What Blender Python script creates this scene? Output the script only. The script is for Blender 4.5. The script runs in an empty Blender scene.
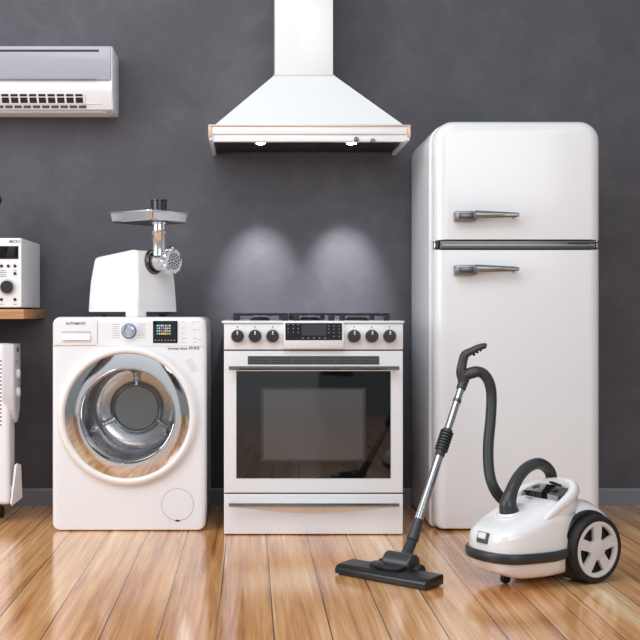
import bpy, bmesh, math, random
from mathutils import Vector, Matrix
random.seed(7)
PI = math.pi
SC = bpy.context.scene
COL = SC.collection
# ------------------------------------------------------------------ survey of the room
CAM_H = 0.94; WALL_D = 5.68; FOC = 1155.0; VX = 250.0; VY = 314.0
def X(px, Y): return (px-VX)*(Y+WALL_D)/FOC
def Z(py, Y): return CAM_H-(py-VY)*(Y+WALL_D)/FOC
def P(px, py, Y): return Vector((X(px, Y), Y, Z(py, Y)))
def V(*a): return Vector(a)

# ------------------------------------------------------------------ materials
def srgb(r, g, b):
    f = lambda c: (c/255/12.92) if c/255 <= .04045 else ((c/255+.055)/1.055)**2.4
    return (f(r), f(g), f(b), 1)
def mat(name, col, rough=.4, metal=0., coat=0., bump=0., bscale=60., coatr=.05, spec=.5, emit=None, es=0., var=0.):
    m = bpy.data.materials.new(name); m.use_nodes = True
    nt = m.node_tree; b = nt.nodes['Principled BSDF']
    b.inputs['Base Color'].default_value = col
    b.inputs['Roughness'].default_value = rough
    b.inputs['Metallic'].default_value = metal
    b.inputs['Coat Weight'].default_value = coat
    b.inputs['Coat Roughness'].default_value = coatr
    b.inputs['Specular IOR Level'].default_value = spec
    if emit:
        b.inputs['Emission Color'].default_value = emit
        b.inputs['Emission Strength'].default_value = es
    tc = nt.nodes.new('ShaderNodeTexCoord')
    n = nt.nodes.new('ShaderNodeTexNoise'); n.inputs['Scale'].default_value = bscale
    n.inputs['Detail'].default_value = 3
    nt.links.new(tc.outputs['Object'], n.inputs['Vector'])
    # faint variation in gloss, as on any real surface
    mr = nt.nodes.new('ShaderNodeMapRange')
    mr.inputs['To Min'].default_value = max(0, rough-.02-var); mr.inputs['To Max'].default_value = rough+.02+var
    nt.links.new(n.outputs['Fac'], mr.inputs['Value']); nt.links.new(mr.outputs['Result'], b.inputs['Roughness'])
    if bump > 0:
        bp = nt.nodes.new('ShaderNodeBump'); bp.inputs['Strength'].default_value = bump
        bp.inputs['Distance'].default_value = .002
        nt.links.new(n.outputs['Fac'], bp.inputs['Height']); nt.links.new(bp.outputs['Normal'], b.inputs['Normal'])
    return m
WHITE = mat('white_enamel', srgb(238, 239, 242), .28, coat=.3, coatr=.08)
WHITE2 = mat('white_plastic', srgb(238, 239, 242), .35, coat=.1)
FRIDGEW = mat('white_fridge_enamel', srgb(236, 237, 240), .32, coat=.5, coatr=.12)
GLOSSW = mat('white_gloss_plastic', srgb(242, 240, 240), .16, coat=.5)
GREYW = mat('pale_grey_plastic', srgb(205, 202, 206), .35)
LILAC = mat('lilac_grey_panel', srgb(163, 162, 172), .25, coat=.4)
SEAM = mat('seam_grey', srgb(120, 117, 120), .6)
CHROME = mat('chrome', (.82, .82, .83, 1), .06, 1.)
TUBE = mat('tube_chrome', (.48, .48, .49, 1), .13, 1.)
BARM = mat('bar_steel', (.26, .26, .26, 1), .22, 1.)
STEEL = mat('brushed_steel', (.60, .60, .61, 1), .24, 1., var=.05)
CASTAL = mat('cast_aluminium', (.80, .80, .81, 1), .22, 1., var=.04)
DSTEEL = mat('dark_steel', (.13, .13, .135, 1), .3, 1.)
HANDLE = mat('brushed_nickel', (.27, .27, .265, 1), .3, 1.)
DISCM = mat('grey_steel_disc', (.30, .32, .33, 1), .32, .9)
BLACK = mat('black_plastic', (.012, .012, .013, 1), .35)
BLACKG = mat('black_gloss', (.006, .006, .007, 1), .08, coat=.3)
OVENG = mat('oven_glass', (.004, .004, .005, 1), .03, coat=.3, spec=.7)
CAVITY = mat('oven_inner_window', srgb(78, 77, 78), .22, coat=.6)
CHAR = mat('charcoal_plastic', srgb(46, 46, 49), .38, bump=.1, bscale=300)
HOSEM = mat('charcoal_hose', srgb(56, 57, 60), .38)
RUBBER = mat('black_rubber', srgb(24, 24, 27), .6)
IRON = mat('cast_iron', srgb(30, 29, 33), .6, bump=.2, bscale=300)
KNOBM = mat('knob_dark', srgb(44, 44, 45), .35)
VENTM = mat('vent_grey', srgb(82, 84, 86), .45)
HEADM = mat('floor_head_black', srgb(24, 24, 27), .3)
HEADG = mat('floor_head_grey', srgb(56, 56, 60), .32)
INK = mat('printed_grey', srgb(90, 90, 92), .6)
INKD = mat('printed_dark', srgb(45, 45, 47), .6)
INKW = mat('printed_white', srgb(215, 215, 215), .6)
COPPER = mat('warm_edge', srgb(196, 150, 112), .35, .3)
HOODW = mat('hood_white', srgb(236, 237, 236), .3, coat=.2)
HOODIN = mat('hood_filter', (.05, .05, .052, 1), .4, .8)
LAMP = mat('lamp_lens', (1, 1, 1, 1), .3, emit=(1, .98, .95, 1), es=60)
def scr(name, c, s): return mat(name, (.01, .01, .01, 1), .3, emit=c, es=s)
SCR = [scr('screen_cyan', (.2, .7, .9, 1), .9), scr('screen_yellow', (.9, .75, .2, 1), .9), scr('screen_red', (.9, .25, .15, 1), .9),
       scr('screen_white', (.85, .85, .9, 1), .8), scr('screen_blue', (.2, .3, .9, 1), .9)]
BLUEIC = mat('blue_dial_ring', srgb(120, 150, 200), .3, .3)

def wall_mat():
    m = bpy.data.materials.new('dark_grey_plaster'); m.use_nodes = True
    nt = m.node_tree; N = nt.nodes; L = nt.links; b = N['Principled BSDF']
    tc = N.new('ShaderNodeTexCoord')
    def noise(s, d, r=.55, dist=0.):
        n = N.new('ShaderNodeTexNoise'); n.inputs['Scale'].default_value = s; n.inputs['Detail'].default_value = d
        n.inputs['Roughness'].default_value = r; n.inputs['Distortion'].default_value = dist
        L.new(tc.outputs['Object'], n.inputs['Vector']); return n
    a = noise(1.7, 8, .62, .3); c = noise(7, 10, .72, .6); g = noise(90, 4, .6)
    mx = N.new('ShaderNodeMath'); mx.operation = 'MULTIPLY_ADD'; mx.inputs[1].default_value = .5
    L.new(c.outputs['Fac'], mx.inputs[0]); 
    h = N.new('ShaderNodeMath'); h.operation = 'MULTIPLY'; h.inputs[1].default_value = .5
    L.new(a.outputs['Fac'], h.inputs[0]); L.new(h.outputs[0], mx.inputs[2])
    r = N.new('ShaderNodeValToRGB'); e = r.color_ramp.elements
    e[0].position = .34; e[0].color = srgb(77, 75, 81); e[1].position = .68; e[1].color = srgb(98, 95, 101)
    k = r.color_ramp.elements.new(.5); k.color = srgb(85, 83, 89)
    L.new(mx.outputs[0], r.inputs['Fac']); L.new(r.outputs['Color'], b.inputs['Base Color'])
    b.inputs['Roughness'].default_value = .6; b.inputs['Specular IOR Level'].default_value = .3
    bp = N.new('ShaderNodeBump'); bp.inputs['Strength'].default_value = .25; bp.inputs['Distance'].default_value = .004
    L.new(c.outputs['Fac'], bp.inputs['Height'])
    bp2 = N.new('ShaderNodeBump'); bp2.inputs['Strength'].default_value = .15; bp2.inputs['Distance'].default_value = .001
    L.new(g.outputs['Fac'], bp2.inputs['Height']); L.new(bp.outputs['Normal'], bp2.inputs['Normal'])
    L.new(bp2.outputs['Normal'], b.inputs['Normal'])
    return m
def floor_mat():
    m = bpy.data.materials.new('varnished_oak_boards'); m.use_nodes = True
    nt = m.node_tree; N = nt.nodes; L = nt.links; b = N['Principled BSDF']
    def math_(op, a, c=None, v=None):
        n = N.new('ShaderNodeMath'); n.operation = op
        for i, s in enumerate((a, c)):
            if s is None: continue
            if isinstance(s, (int, float)): n.inputs[i].default_value = s
            else: L.new(s, n.inputs[i])
        return n.outputs[0]
    tc = N.new('ShaderNodeTexCoord'); sp = N.new('ShaderNodeSeparateXYZ'); L.new(tc.outputs['Object'], sp.inputs[0])
    x, y = sp.outputs['X'], sp.outputs['Y']
    u = math_('DIVIDE', math_('SUBTRACT', x, .070), .1690)
    idx = math_('FLOOR', u); fr = math_('FRACT', u)
    wn = N.new('ShaderNodeTexWhiteNoise'); wn.noise_dimensions = '1D'; L.new(idx, wn.inputs['W'])
    rnd = wn.outputs['Value']
    def grain(sx, sy, det, dist, rough=.6):
        c = N.new('ShaderNodeCombineXYZ')
        L.new(math_('MULTIPLY', x, sx), c.inputs[0])
        L.new(math_('ADD', math_('MULTIPLY', y, sy), math_('MULTIPLY', rnd, 37.)), c.inputs[1])
        L.new(math_('MULTIPLY', rnd, 11.), c.inputs[2])
        n = N.new('ShaderNodeTexNoise'); n.inputs['Scale'].default_value = 1; n.inputs['Detail'].default_value = det
        n.inputs['Distortion'].default_value = dist; n.inputs['Roughness'].default_value = rough
        L.new(c.outputs[0], n.inputs['Vector']); return n.outputs['Fac']
    g1 = grain(34, .8, 6, .5, .62); g2 = grain(150, 3, 4, .2); g3 = grain(9, 1.0, 2, .5)
    s = math_('ADD', math_('MULTIPLY', g1, .55), math_('ADD', math_('MULTIPLY', g2, .26), math_('MULTIPLY', g3, .30)))
    s = math_('ADD', s, math_('MULTIPLY', math_('SUBTRACT', rnd, .36), .13))
    r = N.new('ShaderNodeValToRGB'); e = r.color_ramp.elements
    e[0].position = .36; e[0].color = srgb(142, 84, 44); e[1].position = .74; e[1].color = srgb(252, 220, 176)
    for p_, c_ in ((.46, (190, 122, 68)), (.54, (218, 153, 94)), (.63, (237, 181, 124))):
        k = r.color_ramp.elements.new(p_); k.color = srgb(*c_)
    L.new(s, r.inputs['Fac'])
    edge = math_('MINIMUM', fr, math_('SUBTRACT', 1., fr))
    gap = N.new('ShaderNodeMapRange'); gap.inputs['From Min'].default_value = .006; gap.inputs['From Max'].default_value = .016
    L.new(edge, gap.inputs['Value'])
    mix = N.new('ShaderNodeMix'); mix.data_type = 'RGBA'; L.new(gap.outputs['Result'], mix.inputs[0])
    mix.inputs[6].default_value = srgb(62, 38, 22); L.new(r.outputs['Color'], mix.inputs[7])
    L.new(mix.outputs[2], b.inputs['Base Color'])
    rr = N.new('ShaderNodeMapRange'); rr.inputs['To Min'].default_value = .10; rr.inputs['To Max'].default_value = .24
    L.new(g3, rr.inputs['Value']); L.new(rr.outputs['Result'], b.inputs['Roughness'])
    b.inputs['Coat Weight'].default_value = .5; b.inputs['Coat Roughness'].default_value = .14
    bp = N.new('ShaderNodeBump'); bp.inputs['Strength'].default_value = .12; bp.inputs['Distance'].default_value = .002
    hh = math_('ADD', math_('MULTIPLY', gap.outputs['Result'], 1.), math_('MULTIPLY', g1, .35))
    L.new(hh, bp.inputs['Height']); L.new(bp.outputs['Normal'], b.inputs['Normal'])
    L.new(bp.outputs['Normal'], b.inputs['Coat Normal'])
    return m
def shelf_wood():
    m = bpy.data.materials.new('shelf_wood'); m.use_nodes = True
    nt = m.node_tree; N = nt.nodes; L = nt.links; b = N['Principled BSDF']
    tc = N.new('ShaderNodeTexCoord'); mp = N.new('ShaderNodeMapping'); mp.inputs['Scale'].default_value = (2, 30, 30)
    n = N.new('ShaderNodeTexNoise'); n.inputs['Scale'].default_value = 2; n.inputs['Detail'].default_value = 6
    L.new(tc.outputs['Object'], mp.inputs[0]); L.new(mp.outputs[0], n.inputs['Vector'])
    r = N.new('ShaderNodeValToRGB'); e = r.color_ramp.elements
    e[0].position = .3; e[0].color = srgb(168, 116, 74); e[1].position = .7; e[1].color = srgb(212, 164, 118)
    L.new(n.outputs['Fac'], r.inputs['Fac']); L.new(r.outputs['Color'], b.inputs['Base Color'])
    b.inputs['Roughness'].default_value = .45
    return m
def glass_mat():
    m = bpy.data.materials.new('porthole_glass'); m.use_nodes = True
    nt = m.node_tree; N = nt.nodes; L = nt.links; N.clear()
    o = N.new('ShaderNodeOutputMaterial'); t = N.new('ShaderNodeBsdfTransparent'); g = N.new('ShaderNodeBsdfGlossy')
    t.inputs[0].default_value = (.93, .94, .95, 1); g.inputs['Roughness'].default_value = .02
    f = N.new('ShaderNodeLayerWeight'); f.inputs[0].default_value = .12
    mx = N.new('ShaderNodeMixShader'); L.new(f.outputs['Fresnel'], mx.inputs[0]); L.new(t.outputs[0], mx.inputs[1]); L.new(g.outputs[0], mx.inputs[2])
    L.new(mx.outputs[0], o.inputs[0]); return m
WALLM = wall_mat(); FLOORM = floor_mat(); SHELFM = shelf_wood(); GLASSM = glass_mat()
BASEM = mat('baseboard_grey', srgb(128, 131, 136), .5, bump=.1)

# ------------------------------------------------------------------ mesh helpers
MW = {}
def tag(o, label=None, cat=None, group=None, kind=None):
    if label: o['label'] = label
    if cat: o['category'] = cat
    if group: o['group'] = group
    if kind: o['kind'] = kind
    return o
def thing(name, loc, label, cat, rz=0., group=None):
    o = bpy.data.objects.new(name, None); COL.objects.link(o)
    o.location = loc; o.rotation_euler = (0, 0, rz); o.empty_display_size = .05
    MW[o] = Matrix.Translation(Vector(loc)) @ Matrix.Rotation(rz, 4, 'Z')
    return tag(o, label, cat, group)
def obj(name, bm, m, parent=None, smooth=True, local=False, angle=35, label=None):
    me = bpy.data.meshes.new(name)
    if parent is not None and not local:
        bm.transform(MW[parent].inverted())
    bmesh.ops.recalc_face_normals(bm, faces=bm.faces)
    bm.to_mesh(me); bm.free()
    me.materials.append(m)
    if smooth:
        me.shade_smooth(); me.set_sharp_from_angle(angle=math.radians(angle))
    o = bpy.data.objects.new(name, me); COL.objects.link(o)
    if parent is not None:
        o.parent = parent; MW[o] = MW[parent].copy()
    if label: o['label'] = label
    return o
def NB(): return bmesh.new()
def merge(bm, t):
    me = bpy.data.meshes.new('t'); t.to_mesh(me); t.free(); bm.from_mesh(me); bpy.data.meshes.remove(me)
    return bm
def box(bm, x0, x1, y0, y1, z0, z1, r=0., seg=2, M=None):
    t = NB(); bmesh.ops.create_cube(t, size=1)
    for v in t.verts:
        v.co = Vector((x0+(v.co.x+.5)*(x1-x0), y0+(v.co.y+.5)*(y1-y0), z0+(v.co.z+.5)*(z1-z0)))
    if r > 0: bmesh.ops.bevel(t, geom=list(t.edges), offset=r, segments=seg, profile=.5, affect='EDGES')
    if M is not None: t.transform(M)
    return merge(bm, t)
def lathe(bm, prof, M=None, seg=48, cap=(True, True)):
    """prof: (radius, height along local Z)"""
    t = NB(); rings = []
    for r, h in prof:
        if r < 1e-6: rings.append([t.verts.new((0, 0, h))])
        else: rings.append([t.verts.new((r*math.cos(2*PI*i/seg), r*math.sin(2*PI*i/seg), h)) for i in range(seg)])
    for a, b in zip(rings, rings[1:]):
        if len(a) == 1 and len(b) == 1: continue
        for i in range(seg):
            j = (i+1) % seg
            if len(a) == 1: t.faces.new((a[0], b[i], b[j]))
            elif len(b) == 1: t.faces.new((a[i], a[j], b[0]))
            else: t.faces.new((a[i], a[j], b[j], b[i]))
    if cap[0] and len(rings[0]) > 1: t.faces.new(rings[0])
    if cap[1] and len(rings[-1]) > 1: t.faces.new(rings[-1])
    if M is not None: t.transform(M)
    return merge(bm, t)
def axis(o, d, up=(0, 0, 1)):
    """matrix whose local Z runs along d from o"""
    d = Vector(d).normalized(); u = Vector(up)
    if abs(d.dot(u)) > .98: u = Vector((0, 1, 0))
    x = u.cross(d).normalized(); y = d.cross(x)
    return Matrix(((x.x, y.x, d.x, o[0]), (x.y, y.y, d.y, o[1]), (x.z, y.z, d.z, o[2]), (0, 0, 0, 1)))
def cyl(bm, a, b, r, r2=None, seg=24, bev=0.):
    a = Vector(a); b = Vector(b); L = (b-a).length; r2 = r if r2 is None else r2
    if bev: pr = [(r-bev, 0), (r-bev*.3, bev*.3), (r, bev), (r, bev*1.4)]+[(r+(r2-r)*k/8, bev*1.4+(L-2.8*bev)*k/8) for k in range(1, 8)]+[(r2, L-bev*1.4), (r2, L-bev), (r2-bev*.3, L-bev*.3), (r2-bev, L)]
    else: pr = [(r, 0), (r2, L)]
    return lathe(bm, pr, axis(a, b-a), seg)
def prism(bm, poly, M, h, bev=0., seg=2):
    """poly in local XY, extruded along local Z 0..h"""
    t = NB(); a = [t.verts.new((p[0], p[1], 0)) for p in poly]; b = [t.verts.new((p[0], p[1], h)) for p in poly]
    t.faces.new(a); t.faces.new(b); n = len(poly)
    for i in range(n): t.faces.new((a[i], a[(i+1) % n], b[(i+1) % n], b[i]))
    if bev: bmesh.ops.bevel(t, geom=list(t.edges), offset=bev, segments=seg, profile=.5, affect='EDGES')
    t.transform(M); return merge(bm, t)
def catmull(pts, n=8, rad=None):
    pts = [Vector(p) for p in pts]; out = []; ro = []
    P4 = [pts[0]*2-pts[1]] + pts + [pts[-1]*2-pts[-2]]
    R4 = ([rad[0]]+list(rad)+[rad[-1]]) if rad else None
    for i in range(1, len(P4)-2):
        for k in range(n):
            t = k/n; a, b, c, d = P4[i-1:i+3]
            out.append(.5*((2*b)+(c-a)*t+(2*a-5*b+4*c-d)*t*t+(3*b-a-3*c+d)*t**3))
            if rad: ro.append(R4[i]*(1-t)+R4[i+1]*t)
    out.append(pts[-1])
    if rad: ro.append(rad[-1]); return out, ro
    return out
def sweep(bm, pts, rads, seg=16, sx=1., sy=1., up=(0, 0, 1), closed=False, pw=2.):
    """tube (superellipse section) along pts"""
    t = NB(); rings = []; n = len(pts); prev = None
    if not isinstance(rads, (list, tuple)): rads = [rads]*n
    for i, p in enumerate(pts):
        if closed: d = pts[(i+1) % n]-pts[i-1]
        else: d = pts[min(i+1, n-1)]-pts[max(i-1, 0)]
        d = d.normalized()
        if prev is None:
            u = Vector(up); 
            if abs(u.dot(d)) > .97: u = Vector((0, 1, 0))
            x = (u-d*u.dot(d)).normalized()
        else: x = (prev-d*prev.dot(d)).normalized()
        prev = x; y = d.cross(x); r = rads[i]; ring = []
        for k in range(seg):
            a = 2*PI*k/seg; ca, sa = math.cos(a), math.sin(a)
            ex = math.copysign(abs(ca)**(2/pw), ca); ey = math.copysign(abs(sa)**(2/pw), sa)
            ring.append(t.verts.new(p+x*(r*sx*ex)+y*(r*sy*ey)))
        rings.append(ring)
    m = n if closed else n-1
    for i in range(m):
        a = rings[i]; b = rings[(i+1) % n]
        for k in range(seg): t.faces.new((a[k], a[(k+1) % seg], b[(k+1) % seg], b[k]))
    if not closed: t.faces.new(rings[0]); t.faces.new(rings[-1])
    return merge(bm, t)
def loft(bm, rings, cap=(True, True), close=True):
    t = NB(); R = [[t.verts.new(p) for p in r] for r in rings]
    for a, b in zip(R, R[1:]):
        n = len(a)
        for k in range(n if close else n-1): t.faces.new((a[k], a[(k+1) % n], b[(k+1) % n], b[k]))
    if cap[0]: t.faces.new(R[0])
    if cap[1]: t.faces.new(R[-1])
    return merge(bm, t)
def rrect(x0, x1, z0, z1, rr, inset=0., seg=8):
    """outline, radii (tl, tr, br, bl)"""
    x0 += inset; x1 -= inset; z0 += inset; z1 -= inset
    tl, tr, br, bl = [max(r-inset, .0004) for r in rr]; out = []
    for cx, cz, r, a0 in ((x1-tr, z1-tr, tr, PI/2), (x1-br, z0+br, br, 0), (x0+bl, z0+bl, bl, -PI/2), (x0+tl, z1-tl, tl, -PI)):
        for k in range(seg+1):
            a = a0-k*PI/2/seg; out.append((cx+r*math.cos(a), cz+r*math.sin(a)))
    return out
def slab(bm, x0, x1, z0, z1, yf, yb, rr, bev, bseg=5, bevb=0., kt=1., kb=1.):
    """front-facing rounded rectangle slab; yf front (smaller Y), rounded over by bev at the front"""
    if not isinstance(rr, (list, tuple)): rr = (rr,)*4
    rings = []
    def ring(i, y): return [Vector((x, y, z)) for x, z in rrect(x0, x1, z0-i*(1-kb), z1+i*(1-kt), rr, i)]
    if bevb:
        for k in range(bseg): a = k/bseg*PI/2; rings.append(ring(bevb*(1-math.sin(a)), yb-bevb*(1-math.cos(a))))
    rings.append(ring(0, yb-bevb))
    for k in range(bseg+1):
        a = k/bseg*PI/2; rings.append(ring(bev*(1-math.cos(a)), yf+bev*(1-math.sin(a))))
    return loft(bm, rings)
def text(name, s, size, M, m, parent, ext=.0004, local=False):
    cu = bpy.data.curves.new(name, 'FONT'); cu.body = s; cu.size = size; cu.extrude = ext
    cu.offset = size*.018; cu.align_x = 'CENTER'; cu.align_y = 'CENTER'; cu.resolution_u = 2
    o = bpy.data.objects.new(name+'_tmp', cu); COL.objects.link(o)
    dg = bpy.context.evaluated_depsgraph_get(); dg.update()
    me = bpy.data.meshes.new_from_object(o.evaluated_get(dg))
    bm = NB(); bm.from_mesh(me); bpy.data.objects.remove(o); bpy.data.meshes.remove(me); bpy.data.curves.remove(cu)
    bm.transform(M)
    return obj(name, bm, m, parent, smooth=False, local=local)
def faceM(x, y, z):   # text plane facing -Y
    return Matrix.Translation((x, y, z)) @ Matrix.Rotation(PI/2, 4, 'X')
FR = Vector((0, -1, 0))

# ------------------------------------------------------------------ setting
bm = NB(); box(bm, -4.2, 5.2, -6.6, 0.0, -.06, 0)
tag(obj('floor', bm, FLOORM, smooth=False), 'glossy honey brown wooden floorboards running towards the wall', kind='structure')
bm = NB(); box(bm, -4.2, 5.2, 0, .12, 0, 3.6)
tag(obj('wall_back', bm, WALLM, smooth=False), 'mottled dark grey plaster wall behind the appliances', kind='structure')
bm = NB(); prism(bm, [(0, 0), (-.014, 0), (-.014, .074), (-.008, .084), (0, .084)], Matrix(((0, 0, 1, -4.2), (1, 0, 0, 0), (0, 1, 0, 0), (0, 0, 0, 1))), 9.4)
tag(obj('baseboard_back', bm, BASEM, smooth=False), 'grey skirting board along the foot of the wall', kind='structure')

# ------------------------------------------------------------------ air conditioner
def air_conditioner():
    yf = -.27; x1 = X(112.3, yf); x0 = x1-.88; zt = Z(46, yf); zb = Z(117, -.01); zm = Z(80.5, yf)
    t = thing('air_conditioner', (x1-.44, -.002, zb), 'white wall-mounted air conditioner with lilac grey upper panel high on the left wall', 'air conditioner')
    low = [(80.5, yf), (87, yf), (92, yf+.006), (109.5, yf+.058), (113, yf+.10), (116, yf+.16)]
    def onf(py):
        for (a, ya), (b, yb) in zip(low, low[1:]):
            if py <= b: y = ya+(yb-ya)*(py-a)/(b-a); return y, Z(py, y)
    lowp = [(y, Z(py, y)) for py, y in low]
    prof = [(0, zb), (0, zt-.012), (-.01, zt), (yf+.012, zt), (yf+.002, zt-.006), (yf, zt-.016)]+lowp+[(-.05, zb)]
    def ext(bm, prof, a, b, bev=0.):
        M = Matrix(((0, 0, 1, a), (1, 0, 0, 0), (0, 1, 0, 0), (0, 0, 0, 1)))
        return prism(bm, prof, M, b-a, bev)
    def strip(bm, xa, xb, p0, p1, out, inn=.004):
        (ya, za), (yb, zb_) = onf(p0), onf(p1); d = Vector((0, yb-ya, zb_-za)).normalized(); n = Vector((0, d.z, -d.y))
        if n.y > 0: n = -n
        a = Vector((0, ya, za)); b = Vector((0, yb, zb_)); r = []
        for x in (xa, xb): r.append([Vector((x, 0, 0))+q for q in (a+n*out, b+n*out, b-n*inn, a-n*inn)])
        return loft(bm, r)
    bm = NB(); ext(bm, prof, x0+.03, x1-.012); obj('housing', bm, WHITE2, t)
    for a, b in ((x1-.014, x1), (x0+.018, x0+.032)):
        cap = [(y-(.003 if y < -.1 else 0), z) for y, z in prof]
        bm = NB(); ext(bm, cap, a, b, .003); obj('end_cap', bm, WHITE2, t)
    bm = NB(); slab(bm, x0+.034, x1-.006, zm, zt-.003, yf-.012, yf+.01, .004, .003)
    fp = obj('front_panel', bm, LILAC, t, label='lilac grey front panel')
    bm = NB(); box(bm, x0+.06, X(99, yf-.012), yf-.0135, yf-.008, Z(51.8, yf-.012), Z(49.6, yf-.012)); obj('intake_slot', bm, BLACK, fp, label='black intake slot')
    bm = NB(); box(bm, x0+.06, X(97, yf), yf-.015, yf-.01, Z(80.2, yf-.012), Z(78.6, yf-.012), .002); obj('grip', bm, SEAM, fp)
    vx1 = X(83.5, yf)
    bm = NB(); strip(bm, x0+.06, vx1, 94, 103, .0008); v = obj('air_outlet', bm, BLACK, t, label='black slotted air outlet')
    for i in range(19):
        xc = vx1-i*.0435
        if xc < x0+.07: break
        bm = NB(); strip(bm, xc-.006, xc+.003, 93.5, 103.5, .004); obj('louver', bm, WHITE2, v)
    bm = NB(); strip(bm, x0+.06, vx1, 96.4, 97.2, .003); obj('louver_rail', bm, WHITE2, v)
    for i in range(19):
        xc = vx1+.006-i*.0435
        if xc < x0+.09: break
        bm = NB(); strip(bm, xc-.035, xc, 105.3, 107.9, .0034); obj('lower_slot', bm, VENTM, t)
    bm = NB(); strip(bm, x0+.05, X(101, yf), 103.1, 111.5, .0028); obj('flap', bm, WHITE2, t)
    bm = NB(); strip(bm, x0+.05, X(103.5, yf), 112, 115.6, .003); obj('flap_edge', bm, WHITE2, t)
air_conditioner()

# ------------------------------------------------------------------ shelf, microwave, kettle
YM = -.52
sh_x1 = X(45.3, -.0); sh_t = Z(309.2, -.54); sh_b = Z(319, -.54)
t = thing('wall_shelf', (sh_x1-.45, -.27, sh_b), 'light wooden shelf on the left wall under the microwave', 'shelf')
bm = NB(); box(bm, sh_x1-.9, sh_x1, -.54, -.001, sh_b, sh_t, .004); obj('board', bm, SHELFM, t)
for dx in (.2, .7):
    bm = NB(); xx = sh_x1-dx-.05
    box(bm, xx-.012, xx+.012, -.012, -.0005, sh_b-.16, sh_b); box(bm, xx-.012, xx+.012, -.30, -.001, sh_b-.01, sh_b)
    obj('bracket', bm, BLACK, t)
def microwave():
    x1 = X(21.5, YM); x0 = x1-.50; zb = sh_t+.008; zt = Z(238, YM)
    t = thing('microwave_oven', (x0+.25, -.29, sh_t), 'white microwave oven with dark display and round dial on the wooden shelf', 'microwave')
    bm = NB(); slab(bm, x0, x1, zb, zt, YM+.012, -.07, .006, .003); obj('casing', bm, WHITE2, t)
    bm = NB(); slab(bm, x0, x1, zb, zt, YM, YM+.014, .008, .004); f = obj('front', bm, WHITE2, t)
    bm = NB(); box(bm, x1-.12, X(18.4, YM), YM-.0015, YM+.003, Z(259, YM), Z(246, YM), .001); obj('display', bm, BLACKG, t)
    bm = NB(); box(bm, x0+.02, x1-.14, YM-.004, YM+.003, zb+.02, zt-.02, .003); dr = obj('door', bm, BLACKG, t)
    bm = NB(); cyl(bm, (x1-.15, YM-.03, zb+.05), (x1-.15, YM-.03, zt-.05), .008); obj('handle', bm, HANDLE, dr)
    c = P(7.3, 287, YM)
    bm = NB(); lathe(bm, [(.036, 0), (.036, .003), (.033, .006)], axis(c, FR)); obj('dial_ring', bm, GREYW, t)
    bm = NB(); lathe(bm, [(.028, .002), (.028, .018), (.025, .022), (0, .022)], axis(c, FR)); obj('dial', bm, KNOBM, t, label='dark grey dial')
    for px, py in ((1.5, 266), (8.3, 266), (15, 266), (15, 273.5), (1.5, 299.5), (15, 299.5)):
        c = P(px, py, YM); bm = NB(); lathe(bm, [(.0068, 0), (.0068, .004), (.005, .006), (0, .006)], axis(c, FR), 20); obj('button', bm, KNOBM, t)
    text('lettering', 'MICRO', .0165, faceM(X(15, YM), YM-.0005, Z(241.6, YM)), INK, t)
    marks = [(3, py, 3+(i % 2)*.6) for i, py in enumerate((270.5, 272.2, 274.4, 276.2))]+[(15, 270.4, 2), (15, 304, 2), (1.5, 304, 2)]
    for px, py, hw in marks:
        bm = NB(); box(bm, X(px-hw, YM), X(px+hw, YM), YM-.0006, YM, Z(py+.5, YM), Z(py, YM)); obj('printed_mark', bm, INK, t)
    for a in (x0+.04, x1-.04):
        for b in (YM+.05, -.12):
            bm = NB(); cyl(bm, (a, b, sh_t), (a, b, zb+.002), .012, seg=16); obj('foot', bm, BLACK, t)
    return x0, x1, zt
mx0, mx1, mzt = microwave()
# kettle on the microwave; only its bulging side reaches into the frame
Yk = -.30; kr = .10
kc = V(X(2.0, Yk)-kr, Yk, mzt)
t = thing('electric_kettle', kc, 'black rounded electric kettle on top of the microwave, mostly outside the left edge', 'kettle')
bm = NB(); lathe(bm, [(.078, 0), (.080, .012), (.076, .02)], axis(kc, (0, 0, 1))); obj('base', bm, BLACK, t)
zk = Z(200, Yk)-mzt
bm = NB(); lathe(bm, [(.066, .021), (.070, zk-.09), (.074, zk-.05), (.088, zk-.025), (kr, zk), (.092, zk+.022), (.07, zk+.034), (.03, zk+.04), (0, zk+.04)], axis(kc, (0, 0, 1))); b_ = obj('body', bm, BLACKG, t)
bm = NB(); lathe(bm, [(.012, zk+.038), (.014, zk+.052), (.009, zk+.06), (0, zk+.061)], axis(kc, (0, 0, 1)), 20); obj('lid_knob', bm, BLACK, t)
bm = NB(); pp = catmull([kc+V(-.07, 0, .16), kc+V(-.14, 0, .155), kc+V(-.15, 0, .09), kc+V(-.12, 0, .04), kc+V(-.066, 0, .045)]); sweep(bm, pp, .011); obj('handle', bm, BLACK, t)

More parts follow.
